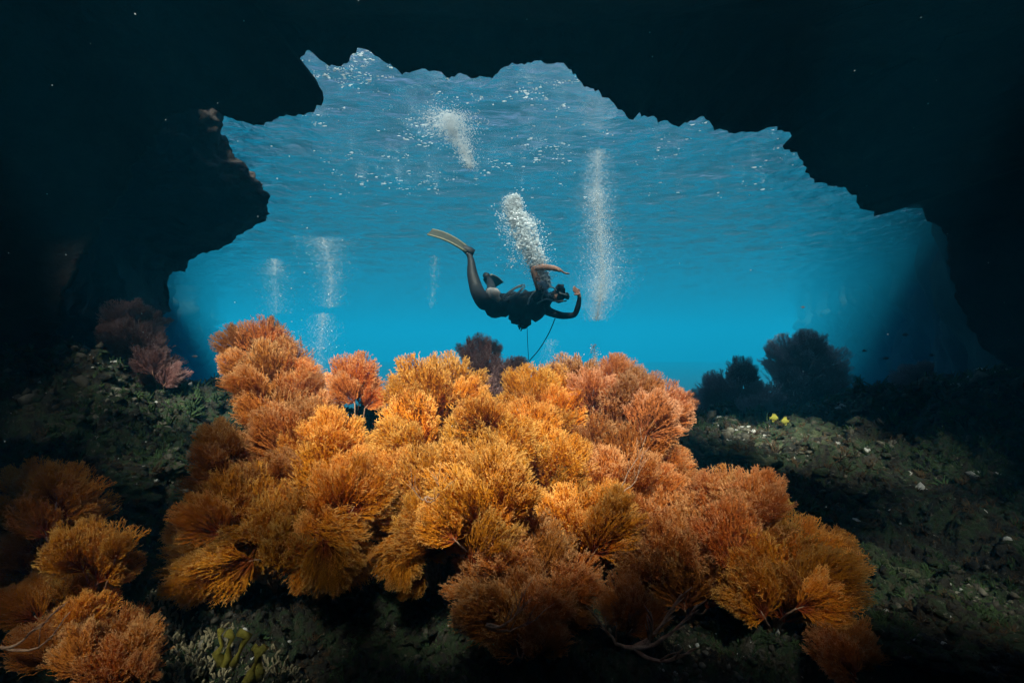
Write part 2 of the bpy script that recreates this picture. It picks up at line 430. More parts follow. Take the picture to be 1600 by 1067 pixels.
G1 = 'orange sea fans massed in the middle'
#COLONIES
colony('tall salmon pink sea fan rising against blue water at the left of the mass', G1, 'salmon', (470, 700),
  [(363, 528, 22, -30), (412, 528, 34, -8), (450, 563, 38, 8), (368, 572, 28, -45), (420, 570, 40, -10), (382, 600, 30, -50), (392, 635, 30, -45), (463, 610, 38, 20), (440, 640, 45, -5), (488, 604, 24, 30), (425, 668, 36, -30), (475, 660, 42, 10), (505, 633, 32, 25)])
colony('small round-headed sea fan on its own thin stalk left of centre', G1, 'salmon', (545, 690), [(551, 580, 30, 0), (535, 605, 26, -35), (572, 610, 26, 30), (587, 620, 20, 45)])
colony('pinkish brown bushy sea fan low at the left edge of the mass', G1, 'brown', (385, 760), [(345, 690, 36, -15), (325, 715, 32, -40), (378, 705, 32, 10), (405, 718, 34, 20), (345, 735, 34, -20), (400, 745, 36, 0), (440, 730, 32, 20)])
colony('yellow-orange sea fan below the tall salmon one', G1, 'orange', (520, 800), [(520, 678, 45, 0), (505, 715, 48, -15), (550, 700, 44, 20), (480, 745, 46, -35), (537, 760, 46, 10), (575, 755, 42, 30), (470, 700, 38, -30), (560, 735, 44, 15)])
colony('wide orange sea fan with drooping fans at the lower left of the mass', G1, 'orange', (430, 880), [(357, 770, 44, -20), (410, 768, 44, 0), (312, 807, 40, -45), (369, 815, 46, -20), (294, 840, 38, -60), (324, 850, 40, -50), (286, 875, 36, -80), (300, 905, 40, -100), (337, 897, 40, -110), (369, 871, 38, -130), (420, 815, 46, 10), (462, 848, 42, 40)])
colony('orange sea fan whose two lowest fans droop like open hands', G1, 'orange', (490, 850), [(455, 790, 48, -25), (495, 790, 44, 5), (496, 835, 40, -30), (537, 862, 44, 125), (519, 890, 34, 165), (485, 885, 34, 195), (455, 850, 40, -90), (530, 810, 40, 40)])
colony('broad orange sea fan with two upright crowns under the dark one', G1, 'orange', (680, 780), [(655, 598, 44, -8), (712, 590, 40, 8), (632, 620, 38, -30), (690, 620, 46, 0), (640, 655, 46, -15), (700, 660, 48, 5), (730, 610, 28, 20), (620, 690, 42, -30), (660, 700, 50, 0), (600, 730, 44, -40), (690, 735, 50, 0), (625, 745, 46, -10)])
colony('bright yellow-orange sea fan at the very centre of the mass', G1, 'orange', (760, 830), [(764, 665, 48, 0), (735, 695, 50, -15), (795, 695, 48, 15), (720, 740, 50, -30), (770, 740, 54, 0), (717, 782, 50, -35), (760, 790, 52, 0), (800, 750, 46, 20), (745, 640, 0.1+30, -20), (770, 830, 46, 30)], None)
colony('golden sea fan with fans hanging over a black hollow', G1, 'orange', (680, 830), [(624, 785, 40, -30), (669, 805, 42, 0), (645, 838, 40, -60), (620, 868, 42, -150), (628, 892, 28, 185), (600, 800, 30, -50), (690, 845, 36, 60), (655, 770, 34, 0)])
colony('orange sea fan with twin crowns right of the dark one', G1, 'orange', (850, 780), [(823, 600, 34, -12), (868, 608, 38, 12), (835, 630, 40, -10), (880, 640, 38, 20), (827, 665, 44, -10), (869, 668, 42, 12), (845, 705, 46, 0), (880, 718, 44, 25), (815, 715, 42, -20), (845, 750, 46, 0), (890, 755, 38, 30)])
colony('round glowing orange sea fan with its edge on the brown fans', G1, 'orange', (900, 860), [(930, 800, 56, 15), (900, 775, 46, -5), (965, 815, 40, 40), (930, 840, 44, 30), (874, 800, 42, -20), (955, 780, 34, 25)])
colony('tall rust brown sea fan with a wide top at the right of the mass', G1, 'peach', (930, 790), [(894, 585, 36, -10), (961, 588, 36, 0), (925, 605, 34, -5), (990, 612, 36, 12), (1012, 606, 30, 15), (1050, 622, 28, 30), (1060, 645, 24, 60), (1025, 645, 36, 30), (960, 630, 38, 0), (920, 650, 36, -10), (985, 665, 34, 15), (1040, 675, 28, 60)])
colony('rust red sea fan with a pale bare stem in front of the tall brown one', G1, 'brown', (925, 820), [(923, 680, 40, -10), (965, 695, 40, 5), (905, 715, 36, -20), (1010, 690, 36, 30), (945, 735, 40, 0), (1045, 728, 36, 25), (1000, 735, 36, 20), (1035, 762, 38, 20), (985, 765, 36, 10), (1065, 755, 30, 40)])
colony('dull red sea fan in shade beneath the centre with fine bare twigs', G1, 'brown', (830, 1010), [(829, 830, 44, 0), (860, 855, 40, 20), (790, 870, 46, -20), (770, 915, 48, -40), (818, 925, 50, 0), (855, 945, 44, 25), (892, 945, 36, 45), (800, 975, 46, -10), (745, 950, 40, -60), (850, 990, 40, 20), (905, 900, 36, 40), (735, 900, 36, -50)])
colony('brown orange sea fan mound between the bright centre and right slope', G1, 'brown', (1080, 930), [(1012, 810, 40, -20), (1044, 800, 38, -5), (1082, 805, 38, 5), (1042, 850, 46, -15), (1085, 845, 46, 5), (1000, 880, 40, -40), (1060, 895, 46, -10), (1117, 890, 48, 15), (1020, 840, 40, -20), (1015, 900, 36, -50), (985, 850, 34, -30)])
colony('sea fan with two upright crowns on the right slope near the small yellow fish', G1, 'brown', (1150, 880), [(1140, 765, 36, -5), (1184, 762, 36, 10), (1112, 775, 40, -15), (1155, 795, 44, 0), (1195, 780, 32, 20), (1135, 820, 44, -10), (1174, 815, 46, 5)])
colony('rusty orange sea fan ending the mass at the right', G1, 'orange', (1215, 980), [(1211, 840, 46, -5), (1262, 858, 48, 15), (1297, 862, 40, 30), (1230, 880, 48, 0), (1305, 895, 40, 60), (1174, 870, 48, -20), (1174, 925, 50, -30), (1230, 925, 48, 0), (1280, 915, 42, 40), (1300, 935, 36, 70), (1136, 880, 46, -30)])
colony('low orange sea fan tuft above pale bare branches', G1, 'brown', (985, 1000), [(982, 935, 38, -10), (955, 945, 28, -50), (1010, 955, 30, 40)])
colony('small dark brown sea fan at the foot of the right slope', G1, 'brown', (1330, 1060), [(1316, 990, 36, -20), (1340, 1015, 36, 20), (1300, 1015, 36, -40)])
G2 = 'orange sea fans in the lower left corner'
colony('orange sea fan topping the group in the lower left corner', G2, 'orange', (80, 900), [(45, 755, 36, -20), (90, 755, 36, 0), (122, 765, 34, 25), (110, 795, 40, 15), (60, 795, 36, -15), (52, 830, 30, -20), (5, 800, 28, -30), (25, 860, 34, -30)], Y=1.75)
colony('orange sea fan with two upright lobes above a bare stem, lower left', G2, 'orange', (120, 960), [(113, 850, 36, -10), (172, 850, 36, 12), (186, 880, 30, 30), (148, 893, 38, 10), (117, 915, 38, -10), (72, 906, 36, -40), (7, 915, 30, -30), (34, 941, 34, -50), (138, 950, 34, 20)], Y=1.75)
colony('dim rust sea fan at the very bottom left', G2, 'brown', (170, 1060), [(193, 985, 34, 15), (224, 1005, 32, 30), (172, 1027, 36, 0), (150, 985, 30, -20), (110, 1010, 34, -30), (225, 1040, 30, 50), (60, 1000, 34, -40)], Y=1.6)
colony('dark purple brown sea fan standing behind the orange mass under the diver', None, 'dark', (775, 660), [(742, 545, 24, -8), (768, 545, 16, 20), (760, 580, 32, 0), (785, 590, 32, 8), (808, 578, 22, 20), (770, 620, 36, 0), (800, 615, 30, 15), (750, 620, 30, -20)], Y=3.5)
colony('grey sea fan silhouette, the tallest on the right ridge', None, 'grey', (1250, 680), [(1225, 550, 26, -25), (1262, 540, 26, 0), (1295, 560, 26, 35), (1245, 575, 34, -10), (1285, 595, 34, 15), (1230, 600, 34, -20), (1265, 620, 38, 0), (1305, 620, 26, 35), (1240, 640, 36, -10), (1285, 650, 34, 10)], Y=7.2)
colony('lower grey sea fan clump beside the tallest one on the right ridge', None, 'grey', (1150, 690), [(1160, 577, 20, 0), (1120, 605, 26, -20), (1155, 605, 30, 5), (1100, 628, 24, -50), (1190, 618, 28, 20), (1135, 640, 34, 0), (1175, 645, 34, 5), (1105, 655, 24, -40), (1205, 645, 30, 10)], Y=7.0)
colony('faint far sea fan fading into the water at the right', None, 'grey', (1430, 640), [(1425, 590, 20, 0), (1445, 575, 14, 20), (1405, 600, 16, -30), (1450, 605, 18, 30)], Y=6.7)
colony('dull mauve sea fan topping the dark mound on the left', None, 'dark', (215, 600), [(190, 495, 26, -15), (220, 490, 24, 5), (240, 505, 20, 30), (205, 520, 28, -5), (235, 530, 24, 20), (180, 525, 24, -40)], Y=4.0)
colony('dull mauve sea fan lower down the dark mound on the left', None, 'dark', (250, 620), [(235, 560, 24, -10), (258, 570, 22, 20), (270, 585, 20, 40), (240, 590, 26, 0), (215, 575, 22, -30)], Y=3.9)

# ------------------------------------------------------------ reef growth on the ground
import numpy as np
def template(kind, sub=2, seed=1, jag=.25):
    bm = bmesh.new(); bmesh.ops.create_icosphere(bm, subdivisions=sub, radius=1)
    for v in bm.verts: v.co *= 1+jag*noise.noise(v.co*1.7+Vector((seed, 0, 0)))
    V = np.array([v.co[:] for v in bm.verts]); F = np.array([[v.index for v in f.verts] for f in bm.faces]); bm.free()
    return V, F
def joined(name, items, m, parent=None):
    """items: ((V, F), 3x3 or scale triple, location)"""
    vs = []; fs = []; base = 0
    for (V, F), A, loc in items:
        vs.append(V @ np.array(A).T+np.array(loc)); fs.append(F+base); base += len(V)
    V = np.concatenate(vs); F = np.concatenate(fs)
    me = bpy.data.meshes.new(name); me.vertices.add(len(V)); me.vertices.foreach_set('co', V.ravel())
    k = F.shape[1]; me.loops.add(F.size); me.loops.foreach_set('vertex_index', F.ravel().astype(np.int32))
    me.polygons.add(len(F)); me.polygons.foreach_set('loop_start', np.arange(0, F.size, k, dtype=np.int32))
    me.polygons.foreach_set('use_smooth', np.ones(len(F), dtype=bool))
    me.update(calc_edges=True); me.validate(); me.materials.append(m)
    o = bpy.data.objects.new(name, me); COL.objects.link(o); o.parent = parent
    return o
def rot_to(d, spin=0):
    q = Vector(d).to_track_quat('Z', 'Y').to_matrix() @ Matrix.Rotation(spin, 3, 'Z')
    return np.array(q)
BOULD = []
def boulder(label, px, py, Y, w, h, m, cat='rock', name='reef_rock', seed=1, flat=1):
    c = at(px, py, Y); bm = bmesh.new(); bmesh.ops.create_icosphere(bm, subdivisions=6, radius=1)
    sx, sz = w/800*Y, h/800*Y
    for v in bm.verts:
        p = v.co.copy()
        k = 1+.45*noise.fractal(p*1.1+Vector((seed, 0, 0)), .9, 2.1, 3)+.14*(abs(noise.noise(p*4+Vector((seed, 0, 0))))-.3)+.10*noise.fractal(p*5, .9, 2.1, 3)+.05*noise.fractal(p*14, .9, 2.1, 4)
        v.co = Vector((p.x*sx*k, p.y*sx*.8*k, p.z*sz*k))
    me = bpy.data.meshes.new(name); bm.to_mesh(me); bm.free(); me.polygons.foreach_set('use_smooth', [True]*len(me.polygons)); me.materials.append(m)
    o = bpy.data.objects.new(name, me); COL.objects.link(o); o.location = c
    BOULD.append(o)
    return tag(o, label, cat, 'overgrown rocks on the reef')
boulder('pale green hump of rock on the left slope', 205, 690, 3.3, 42, 26, M['boulder'], seed=3)
boulder('dark jagged rock ridge running down the left slope', 150, 760, 2.9, 110, 50, M['reef'], seed=8)
boulder('dark mound under the mauve sea fans at the left', 215, 640, 4.0, 75, 60, M['reef'], seed=12)
boulder('green topped rock ledge right of the tall brown sea fan', 1140, 715, 4.3, 95, 38, M['boulder'], seed=15)
boulder('rock with pale crust at the centre of the right ridge', 1290, 700, 4.6, 90, 34, M['boulder'], seed=21)
boulder('low dark rock between the right ridge and the corner', 1470, 800, 3.4, 130, 40, M['reef'], seed=27)
boulder('olive brown rock in the bottom right corner', 1500, 1010, 1.9, 120, 50, M['reef'], seed=31)
boulder('small knobbly rock beside the rightmost orange sea fan', 1370, 885, 2.6, 45, 26, M['boulder'], seed=35)
boulder('dark rock filling the hollow behind the central sea fans', 640, 960, 2.6, 160, 60, M['reef'], seed=41)
o = boulder('flat bleached coral plate lying on the right ridge', 1385, 680, 4.4, 26, 5, M['rubble'], 'coral', 'coral_plate', seed=45); del o['group']

from mathutils.bvhtree import BVHTree
gv = []; gf = []
for o in BOULD:
    b0 = len(gv); gv += [v.co+o.location for v in o.data.vertices]; gf += [[b0+k for k in p.vertices] for p in o.data.polygons]
BV = BVHTree.FromPolygons(gv, gf)
def ground(x, y):
    z = floor_z(x, y); h = BV.ray_cast(Vector((x, y, 2)), Vector((0, 0, -1)))
    return max(z, h[0].z) if h[0] else z
rg = random.Random(11)
LUMPS = [template('lump', 1, i, 1.0) for i in range(4)]; LUMPS2 = [template('lump', 2, i+9, .5) for i in range(4)]
def tuft_template(seed, strands=13):
    r = random.Random(seed); V = []; F = []
    for s_ in range(strands):
        d = Vector((r.gauss(0, .6), r.gauss(0, .6), 1)).normalized(); p = Vector((0, 0, 0)); L_ = r.uniform(.5, 1)
        for k in range(3):
            q = p+d*L_/3; s1 = d.orthogonal().normalized(); t1 = d.cross(s1); b = len(V)
            for c, rad in ((p, .07-.015*k), (q, .055-.015*k)):
                for h in range(3): V.append((c+(s1*math.cos(h*2.09)+t1*math.sin(h*2.09))*rad)[:])
            for h in range(3): F.append((b+h, b+(h+1) % 3, b+3+(h+1) % 3)); F.append((b+h, b+3+(h+1) % 3, b+3+h))
            p = q; d = (d+Vector((r.gauss(0, .25), r.gauss(0, .25), r.gauss(0, .2)))).normalized()
    return np.array(V), np.array(F)
TUFTS = [tuft_template(i) for i in range(5)]
def spot():
    a = rg.uniform(-1.15, 1.2); y = 1.3*math.exp(rg.random()*1.68)
    x = a*y
    return x, y, ground(x, y)
crust = []; rub = []; white = []; alg = []; red = []
for i in range(95000):
    x, y, z = spot()
    c = noise.noise(Vector((x*1.3, y*1.3, 4)))+.5*noise.noise(Vector((x*4, y*4, 8)))
    g = noise.noise(Vector((x*1.1+7, y*1.1, 14)))+.4*noise.noise(Vector((x*3.5, y*3.5, 8)))
    s_ = y*(.0018+.008*rg.random()**3)*(1 if rg.random() < .97 or y < 2.6 else 2)
    A = rot_to((rg.gauss(0, .6), rg.gauss(0, .6), 1), rg.random()*6) @ np.diag([s_, s_*rg.uniform(.6, 1), s_*rg.uniform(.4, 1.1)])
    if rg.random() < .30: crust.append((LUMPS[i % 4], A @ np.diag([1.5, 1.4, 1.2]), (x, y, z)))
    if c > .06 and rg.random() < .5: rub.append((LUMPS[i % 4], A, (x, y, z+s_*.2)))
    if c > .36 and rg.random() < .12 or rg.random() < .006: white.append((LUMPS[i % 4], A*.9, (x, y, z+s_*.4)))
    if g > -.08 and rg.random() < .4: alg.append((TUFTS[i % 5], A*3.2, (x, y, z-s_*.3)))
    if g < .05 and rg.random() < .2: red.append((TUFTS[i % 5], A*3.0, (x, y, z-s_*.3)))
M['white'] = mottled('bleached coral', [(.35, (.34, .33, .30)), (.6, (.60, .60, .56)), (.8, (.7, .7, .66))], 30, .3, 60)
M['weed'] = mottled('brown weed', [(.35, (.05, .03, .015)), (.6, (.14, .085, .035)), (.8, (.22, .15, .06))], 6, .3, 60)
tag(joined('reef_crust', crust, M['reef']), 'dark knobbly crust covering the reef rock', kind='stuff')
tag(joined('coral_rubble', rub, M['rubble']), 'small lumps of coral rubble strewn over the reef', kind='stuff')
tag(joined('bleached_fragments', white, M['white']), 'scattered white coral fragments on the reef', kind='stuff')
tag(joined('algae_turf', alg, M['algae']), 'short green algae tufts growing on the reef', kind='stuff')
tag(joined('brown_weed', red, M['weed']), 'short brown weed growing on the reef', kind='stuff')

NUB = bpy.data.meshes.new('nub'); _v, _f = template('nub', 2, 3, .3)
NUB.from_pydata(_v.tolist(), [], _f.tolist()); NUB.polygons.foreach_set('use_smooth', [True]*len(_f)); NUB.materials.append(M['pale'])
def finger_coral(label, px, py, Y, n, spread, size, seed):
    r = random.Random(seed); c = at(px, py, Y)
    t = empty('finger_coral', c, label, 'coral', 'pale finger corals at the lower left')
    def nub(A, loc):
        o = bpy.data.objects.new('nub', NUB); COL.objects.link(o); o.parent = t
        o.matrix_local = Matrix.Translation(loc) @ Matrix(A.tolist()).to_4x4()
    for i in range(n):
        x = r.gauss(0, spread); y = r.gauss(0, spread*.7)
        z = floor_z(c.x+x, c.y+y)+.05*math.exp(-(x*x+y*y)/spread**2)
        d = Vector((x*3+r.gauss(0, .3), y*2+r.gauss(0, .3), 1)).normalized()
        L_ = size*r.uniform(1.6, 3.2); w = size*r.uniform(.7, 1.1)
        nub(rot_to(d, r.random()*6) @ np.diag([w, w, L_]), (x, y, z-c.z+L_*.4))
        if r.random() < .7:
            d2 = (d+Vector((r.gauss(0, .7), r.gauss(0, .7), 0))).normalized()
            nub(rot_to(d2) @ np.diag([w*.8, w*.8, L_*.6]), (x+d.x*L_*.8+d2.x*L_*.4, y+d.y*L_*.8+d2.y*L_*.4, z-c.z+L_*.9+d2.z*L_*.3))
    return t
finger_coral('pale finger coral just under the drooping orange fans, farthest from the bottom edge', 250, 935, 2.0, 160, .075, .0048, 1)
finger_coral('cream finger coral in the gap between the corner sea fans and the main mass', 300, 985, 1.9, 160, .08, .0048, 2)
finger_coral('finger coral clump around the yellow sponge at the bottom edge', 300, 1040, 1.75, 170, .09, .0048, 3)
finger_coral('finger coral clump right of the yellow sponge', 430, 1020, 1.85, 170, .07, .0045, 4)
finger_coral('pale coral knobs among the bare branches of the right slope', 1035, 945, 2.1, 60, .03, .004, 5)

def sponge(label, px, py, Y, blades, seed):
    r = random.Random(seed); c = at(px, py, Y); t = empty('yellow_sponge', c, label, 'sponge', 'yellow sponges at the lower left')
    for i in range(blades):
        x = r.uniform(-.03, .03); pts = [Vector((x+r.uniform(-.004, .004)*k+.004*k*i, r.uniform(-.01, .01), -.04+.022*k)) for k in range(6)]
        v, f = tube(pts, [.009*(1+.5*math.sin(k*1.3+i)) for k in range(6)], 8, .2); mesh_obj('lobe', v, f, M['yellow'], t)
sponge('yellow lobed sponge standing at the bottom edge among finger corals', 352, 1020, 1.6, 3, 3)
sponge('second yellow sponge, lower and right of the first, cut by the bottom edge', 400, 1045, 1.6, 3, 5)

def bare_branch(label, px, py, tips, Y, sr=.009):
    b = at(px, py, Y); t = empty('bare_sea_fan_branch', b, label, 'coral branch', 'pale bare coral branches')
    for tx, ty, dy in tips:
        e = at(tx, ty, Y+dy)-b; pts = []
        bend = Vector((rf.uniform(-.03, .03), 0, -.04))
        for k in range(9):
            u = k/8; pts.append(e*u+bend*4*u*(1-u)+Vector((rf.uniform(-1, 1), 0, rf.uniform(-1, 1)))*.004)
        v, f = tube(pts, [sr*(1-.75*k/8) for k in range(9)], 6, .2); mesh_obj('branch', v, f, M['stem'], t)
        for q in (4, 5, 6, 7):
            d = (pts[q+1]-pts[q]).normalized(); sgn = rf.choice((-1, 1)); p2 = pts[q]+(d+Vector((sgn*.5, -.2, .4))).normalized()*rf.uniform(.05, .09)
            v, f = tube([pts[q], (pts[q]+p2)/2+Vector((0, 0, .005)), p2], [sr*.4, sr*.3, sr*.15], 5); mesh_obj('twig', v, f, M['stem'], t)
bare_branch('forked pale bare branch at the bottom of the right slope', 990, 1010, [(1090, 945, -.05), (1065, 925, 0), (1015, 955, -.03), (930, 960, .02), (1085, 1015, -.05)], 1.68)
bare_branch('bare pale twigs showing among the central bright fans', 665, 775, [(700, 760, -.03), (640, 750, 0), (680, 740, 0)], 1.95, .0035)
bare_branch('long thin bare stem in front of the tall brown sea fan', 965, 770, [(1010, 680, 0), (1004, 705, 0)], 2.15, .0045)
bare_branch('thin bare branch across the shaded centre bottom', 760, 975, [(830, 935, -.02), (815, 925, 0), (850, 955, 0)], 1.62, .005)
bare_branch('thin bare stem crossing the lower left sea fans', 0, 1010, [(95, 970, 0), (100, 945, 0)], 1.5, .005)

# ------------------------------------------------------------ fish
def fish(label, px, py, Y, length, mname, head=1, tall=.5, group=None):
    L_ = length/800*Y; c = at(px, py, Y); t = empty('small_fish', c, label, 'fish', group)
    V = []; F = []; n = 10
    for i in range(n+1):
        u = i/n; x = (u-.5)*L_*head; h = L_*tall*.5*math.sin(math.pi*min(1, u*.93+.04))**.75; w = h*.38
        for k in range(8):
            an = k*math.pi/4; V.append((x, w*math.cos(an), h*math.sin(an)))
    for i in range(n):
        for k in range(8): F.append((i*8+k, i*8+(k+1) % 8, (i+1)*8+(k+1) % 8, (i+1)*8+k))
    F.append(tuple(range(8))); F.append(tuple(n*8+k for k in range(8)))
    mesh_obj('body', V, F, M[mname], t)
    def fin(nm, P):
        T = L_*.012; a = [(p[0]*L_*head, -T, p[1]*L_) for p in P]; b = [(p[0]*L_*head, T, p[1]*L_) for p in P]; k = len(P)
        mesh_obj(nm, a+b, [tuple(range(k)), tuple(range(2*k-1, k-1, -1))]+[(i, (i+1) % k, k+(i+1) % k, k+i) for i in range(k)], M[mname], t, False)
    fin('tail_fin', [(-.42, .05), (-.68, .2), (-.60, 0), (-.68, -.2), (-.42, -.05)])
    fin('dorsal_fin', [(-.35, tall*.25), (-.25, tall*.72), (.15, tall*.66), (.25, tall*.35)])
    fin('anal_fin', [(-.35, -tall*.25), (-.25, -tall*.66), (.05, -tall*.55), (.1, -tall*.4)])
M['fishdark'] = mottled('dark fish', [(.3, (.04, .04, .05)), (.7, (.09, .09, .1))], 30, 0, 10)
M['fishyellow'] = mottled('yellow fish', [(.3, (.20, .19, .02)), (.7, (.30, .28, .04))], 30, 0, 10)
M['fishorange'] = mottled('orange fish', [(.3, (.8, .45, .05)), (.7, (.9, .6, .12))], 30, 0, 10)
G = 'small yellow fish above the right ridge'
fish('small yellow fish above the right ridge, left one of the two', 1210, 653, 4.2, 12, 'fishyellow', 1, .8, G)
fish('small yellow fish above the right ridge, right one of the two', 1226, 658, 4.2, 11, 'fishyellow', -1, .9, G)
fish('orange fish beside the upright crown of the right slope sea fans', 1228, 787, 2.6, 20, 'fishorange', -1, .6)
G = 'tiny dark fish in the open water'
for (lb, x, y, l, h) in [('tiny dark fish alone in blue water at the far left', 305, 557, 8, 1), ('topmost tiny dark fish over the right far reef', 1414, 523, 9, -1), ('tiny dark fish above the grey sea fan on the right', 1255, 480, 6, 1),
    ('tiny dark fish low between the right sea fans', 1385, 560, 8, 1), ('tiny dark fish right of the tallest grey sea fan', 1350, 548, 7, -1), ('rightmost tiny dark fish near the far reef', 1455, 555, 8, -1)]:
    fish(lb, x, y, 7.5, l, 'fishdark', h, .4, G)

# ------------------------------------------------------------ the diver
def simple(name, col, rough=.6, spec=.3):
    m, N, L, b = mat(name); tc = N.new('ShaderNodeTexCoord'); n = noise_tex(N, 22, 5); L.new(tc.outputs['Object'], n.inputs['Vector'])
    r = ramp(N, [(.3, tuple(c*.75 for c in col)), (.7, tuple(min(1, c*1.2) for c in col))]); L.new(n.outputs[0], r.inputs[0]); L.new(r.outputs[0], b.inputs['Base Color'])
    b.inputs['Roughness'].default_value = rough; b.inputs['Specular IOR Level'].default_value = spec
    bp = N.new('ShaderNodeBump'); bp.inputs['Strength'].default_value = .25; bp.inputs['Distance'].default_value = .02; L.new(n.outputs[0], bp.inputs['Height']); L.new(bp.outputs[0], b.inputs['Normal'])
    return m
M['skin'] = simple('skin', (.50, .28, .20)); M['neoprene'] = simple('black neoprene', (.012, .014, .016)); M['vest'] = simple('dark vest fabric', (.03, .04, .045))
M['hair'] = simple('black hair', (.012, .01, .01)); M['hose'] = simple('grey hose', (.42, .48, .48), .4); M['finm'] = simple('olive grey fin', (.045, .05, .036), .4)
M['finedge'] = simple('yellowish fin edge', (.15, .15, .10)); M['pale cloth'] = simple('pale cloth', (.55, .52, .47)); M['metal'] = simple('dark tank', (.05, .06, .06), .35, .5); M['lens'] = simple('mask glass', (.05, .07, .08), .1, .6)
DY = 6.35
def D(px, py, dy=0): return at(px, py, DY)+Vector((0, dy, 0))
PEL = D(762, 470)
def skinned(name, nodes, edges, mats, parent, sub=2, pick=None, root=0):
    me = bpy.data.meshes.new(name); me.from_pydata([(p-PEL)[:] for p, r in nodes], edges, [])
    o = bpy.data.objects.new(name+'_tmp', me); COL.objects.link(o)
    md = o.modifiers.new('s', 'SKIN'); md.use_smooth_shade = True
    for i, sv in enumerate(me.skin_vertices[0].data):
        r = nodes[i][1]; sv.radius = r if isinstance(r, tuple) else (r, r)
        sv.use_root = (i == root)
    o.modifiers.new('u', 'SUBSURF').levels = sub
    dg = bpy.context.evaluated_depsgraph_get(); dg.update()
    nm = bpy.data.meshes.new_from_object(o.evaluated_get(dg)); bpy.data.objects.remove(o)
    nm.name = name; nm.materials.clear()
    for m in mats: nm.materials.append(m)
    nm.polygons.foreach_set('use_smooth', [True]*len(nm.polygons))
    if pick:
        for p in nm.polygons: p.material_index = pick(p.center+PEL)
    r = bpy.data.objects.new(name, nm); COL.objects.link(r); r.parent = parent
    return r
per = empty('person', PEL, 'scuba diver in black gear swimming above the sea fans, one arm bent over the head', 'person')
nodes = [(PEL, .115), (D(785, 471), .10), (D(815, 473), .125), (D(843, 470), .12), (D(859, 465), .055), (D(868, 461), .07), (D(877, 459), .088), (D(884, 460), .062),      # 0-7 trunk and head
 (D(845, 458, -.14), .062), (D(831, 423, -.24), .043), (D(850, 422, -.26), .040), (D(866, 424, -.24), .033), (D(875, 428, -.24), (.020, .046)),                          # 8-12 raised arm
 (D(857, 486, .12), .062), (D(880, 493, .12), .048), (D(900, 492, .10), .041), (D(905, 476, .06), .036), (D(906, 463, .03), .025), (D(903, 456, .0), (.018, .032)),          # 13-18 forward arm
 (D(755, 474, -.10), .12), (D(743, 450, .14), .092), (D(736, 425, .18), .074), (D(734, 402, .2), .047), (D(731, 393, .2), .036), (D(720, 384, .2), .026),                 # 19-24 near leg
 (D(763, 466, .12), .10), (D(766, 446, .42), .066), (D(763, 434, .58), .055), (D(760, 425, .74), .036), (D(754, 418, .8), .03)]                                           # 25-29 far leg
edges = [(0, 1), (1, 2), (2, 3), (3, 4), (4, 5), (5, 6), (6, 7), (3, 8), (8, 9), (9, 10), (10, 11), (11, 12), (3, 13), (13, 14), (14, 15), (15, 16), (16, 17), (17, 18),
 (0, 19), (19, 20), (20, 21), (21, 22), (22, 23), (23, 24), (0, 25), (25, 26), (26, 27), (27, 28), (28, 29)]
def fingers(palm, pts, idx):
    for chain in pts:
        prev = idx
        for q in chain:
            nodes.append((q, .0095)); edges.append((prev, len(nodes)-1)); prev = len(nodes)-1
def pickb(c):
    px = c.x/c.y*800+800; py = 533.5-c.z/c.y*800
    if px > 826 and py < 452: return 1
    if (px > 897 and py < 464) or (866 < px < 890 and py < 475): return 1
    return 0
body = skinned('body', nodes, edges, [M['neoprene'], M['skin']], per, 2, pickb)
def hand(w, fr, side, tips, bend, parent):
    """palm centre, finger direction, across-palm direction; five separate bent fingers"""
    fr = fr.normalized(); side = side.normalized(); nr = fr.cross(side)
    for i in range(4):
        b = w+side*(i-1.5)*.021; L_ = tips[i]
        p = [b-fr*.02-PEL, b+fr*.03-PEL, b+fr*(.03+L_*.5)+nr*bend*.35*L_-PEL, b+fr*(.03+L_*.85)+nr*bend*L_-PEL]
        v, f = tube(p, [.011, .0105, .0095, .007], 8); mesh_obj('finger', v, f, M['skin'], body)
    b = w-side*.03
    p = [b-fr*.02-PEL, b-side*.02+fr*.012-PEL, b-side*.035+fr*.04-PEL]
    v, f = tube(p, [.013, .012, .009], 8); mesh_obj('thumb', v, f, M['skin'], body)
hand(D(874, 427, -.24), D(884, 436, -.24)-D(874, 427, -.24), Vector((0, 1, .2)), [.07, .08, .075, .06], .5, per)
hand(D(903, 456, 0), D(893, 451, -.03)-D(903, 456, 0), Vector((.3, .6, 1)), [.065, .075, .07, .055], -.4, per)
# vest, its loose lower flap, shorts, waist band
def blob(name, cs, m, parent, rough=.08, sub=4, seed=0):
    nodes_ = cs; o = skinned(name, nodes_, [(i, i+1) for i in range(len(cs)-1)], [m], parent, 2)
    for v in o.data.vertices:
        d = v.normal*(rough*noise.fractal(v.co*7+Vector((seed, 0, 0)), .9, 2.1, 4)); v.co += d
    return o
blob('vest', [(D(788, 474), .145), (D(808, 477, -.01), .185), (D(834, 476, -.01), .19), (D(853, 472), .13)], M['vest'], per, .08)
blob('vest_flap', [(D(798, 483, -.03), .13), (D(813, 494, -.03), .15), (D(819, 509, -.03), .07), (D(816, 517, -.03), .04)], M['vest'], per, .09, seed=4)
blob('shorts', [(D(755, 477, 0), .13), (D(768, 477, 0), .155), (D(786, 480), .15), (D(800, 482), .13)], M['neoprene'], per, .03, seed=2)
blob('waist_cloth', [(D(762, 467, -.05), .09), (D(769, 465, -.06), .105), (D(777, 464, -.06), .10), (D(783, 466, -.05), .09)], M['pale cloth'], per, .07, seed=6)
blob('hair', [(D(866, 457), .10), (D(875, 457), .135), (D(883, 459), .12)], M['hair'], per, .05, seed=8)
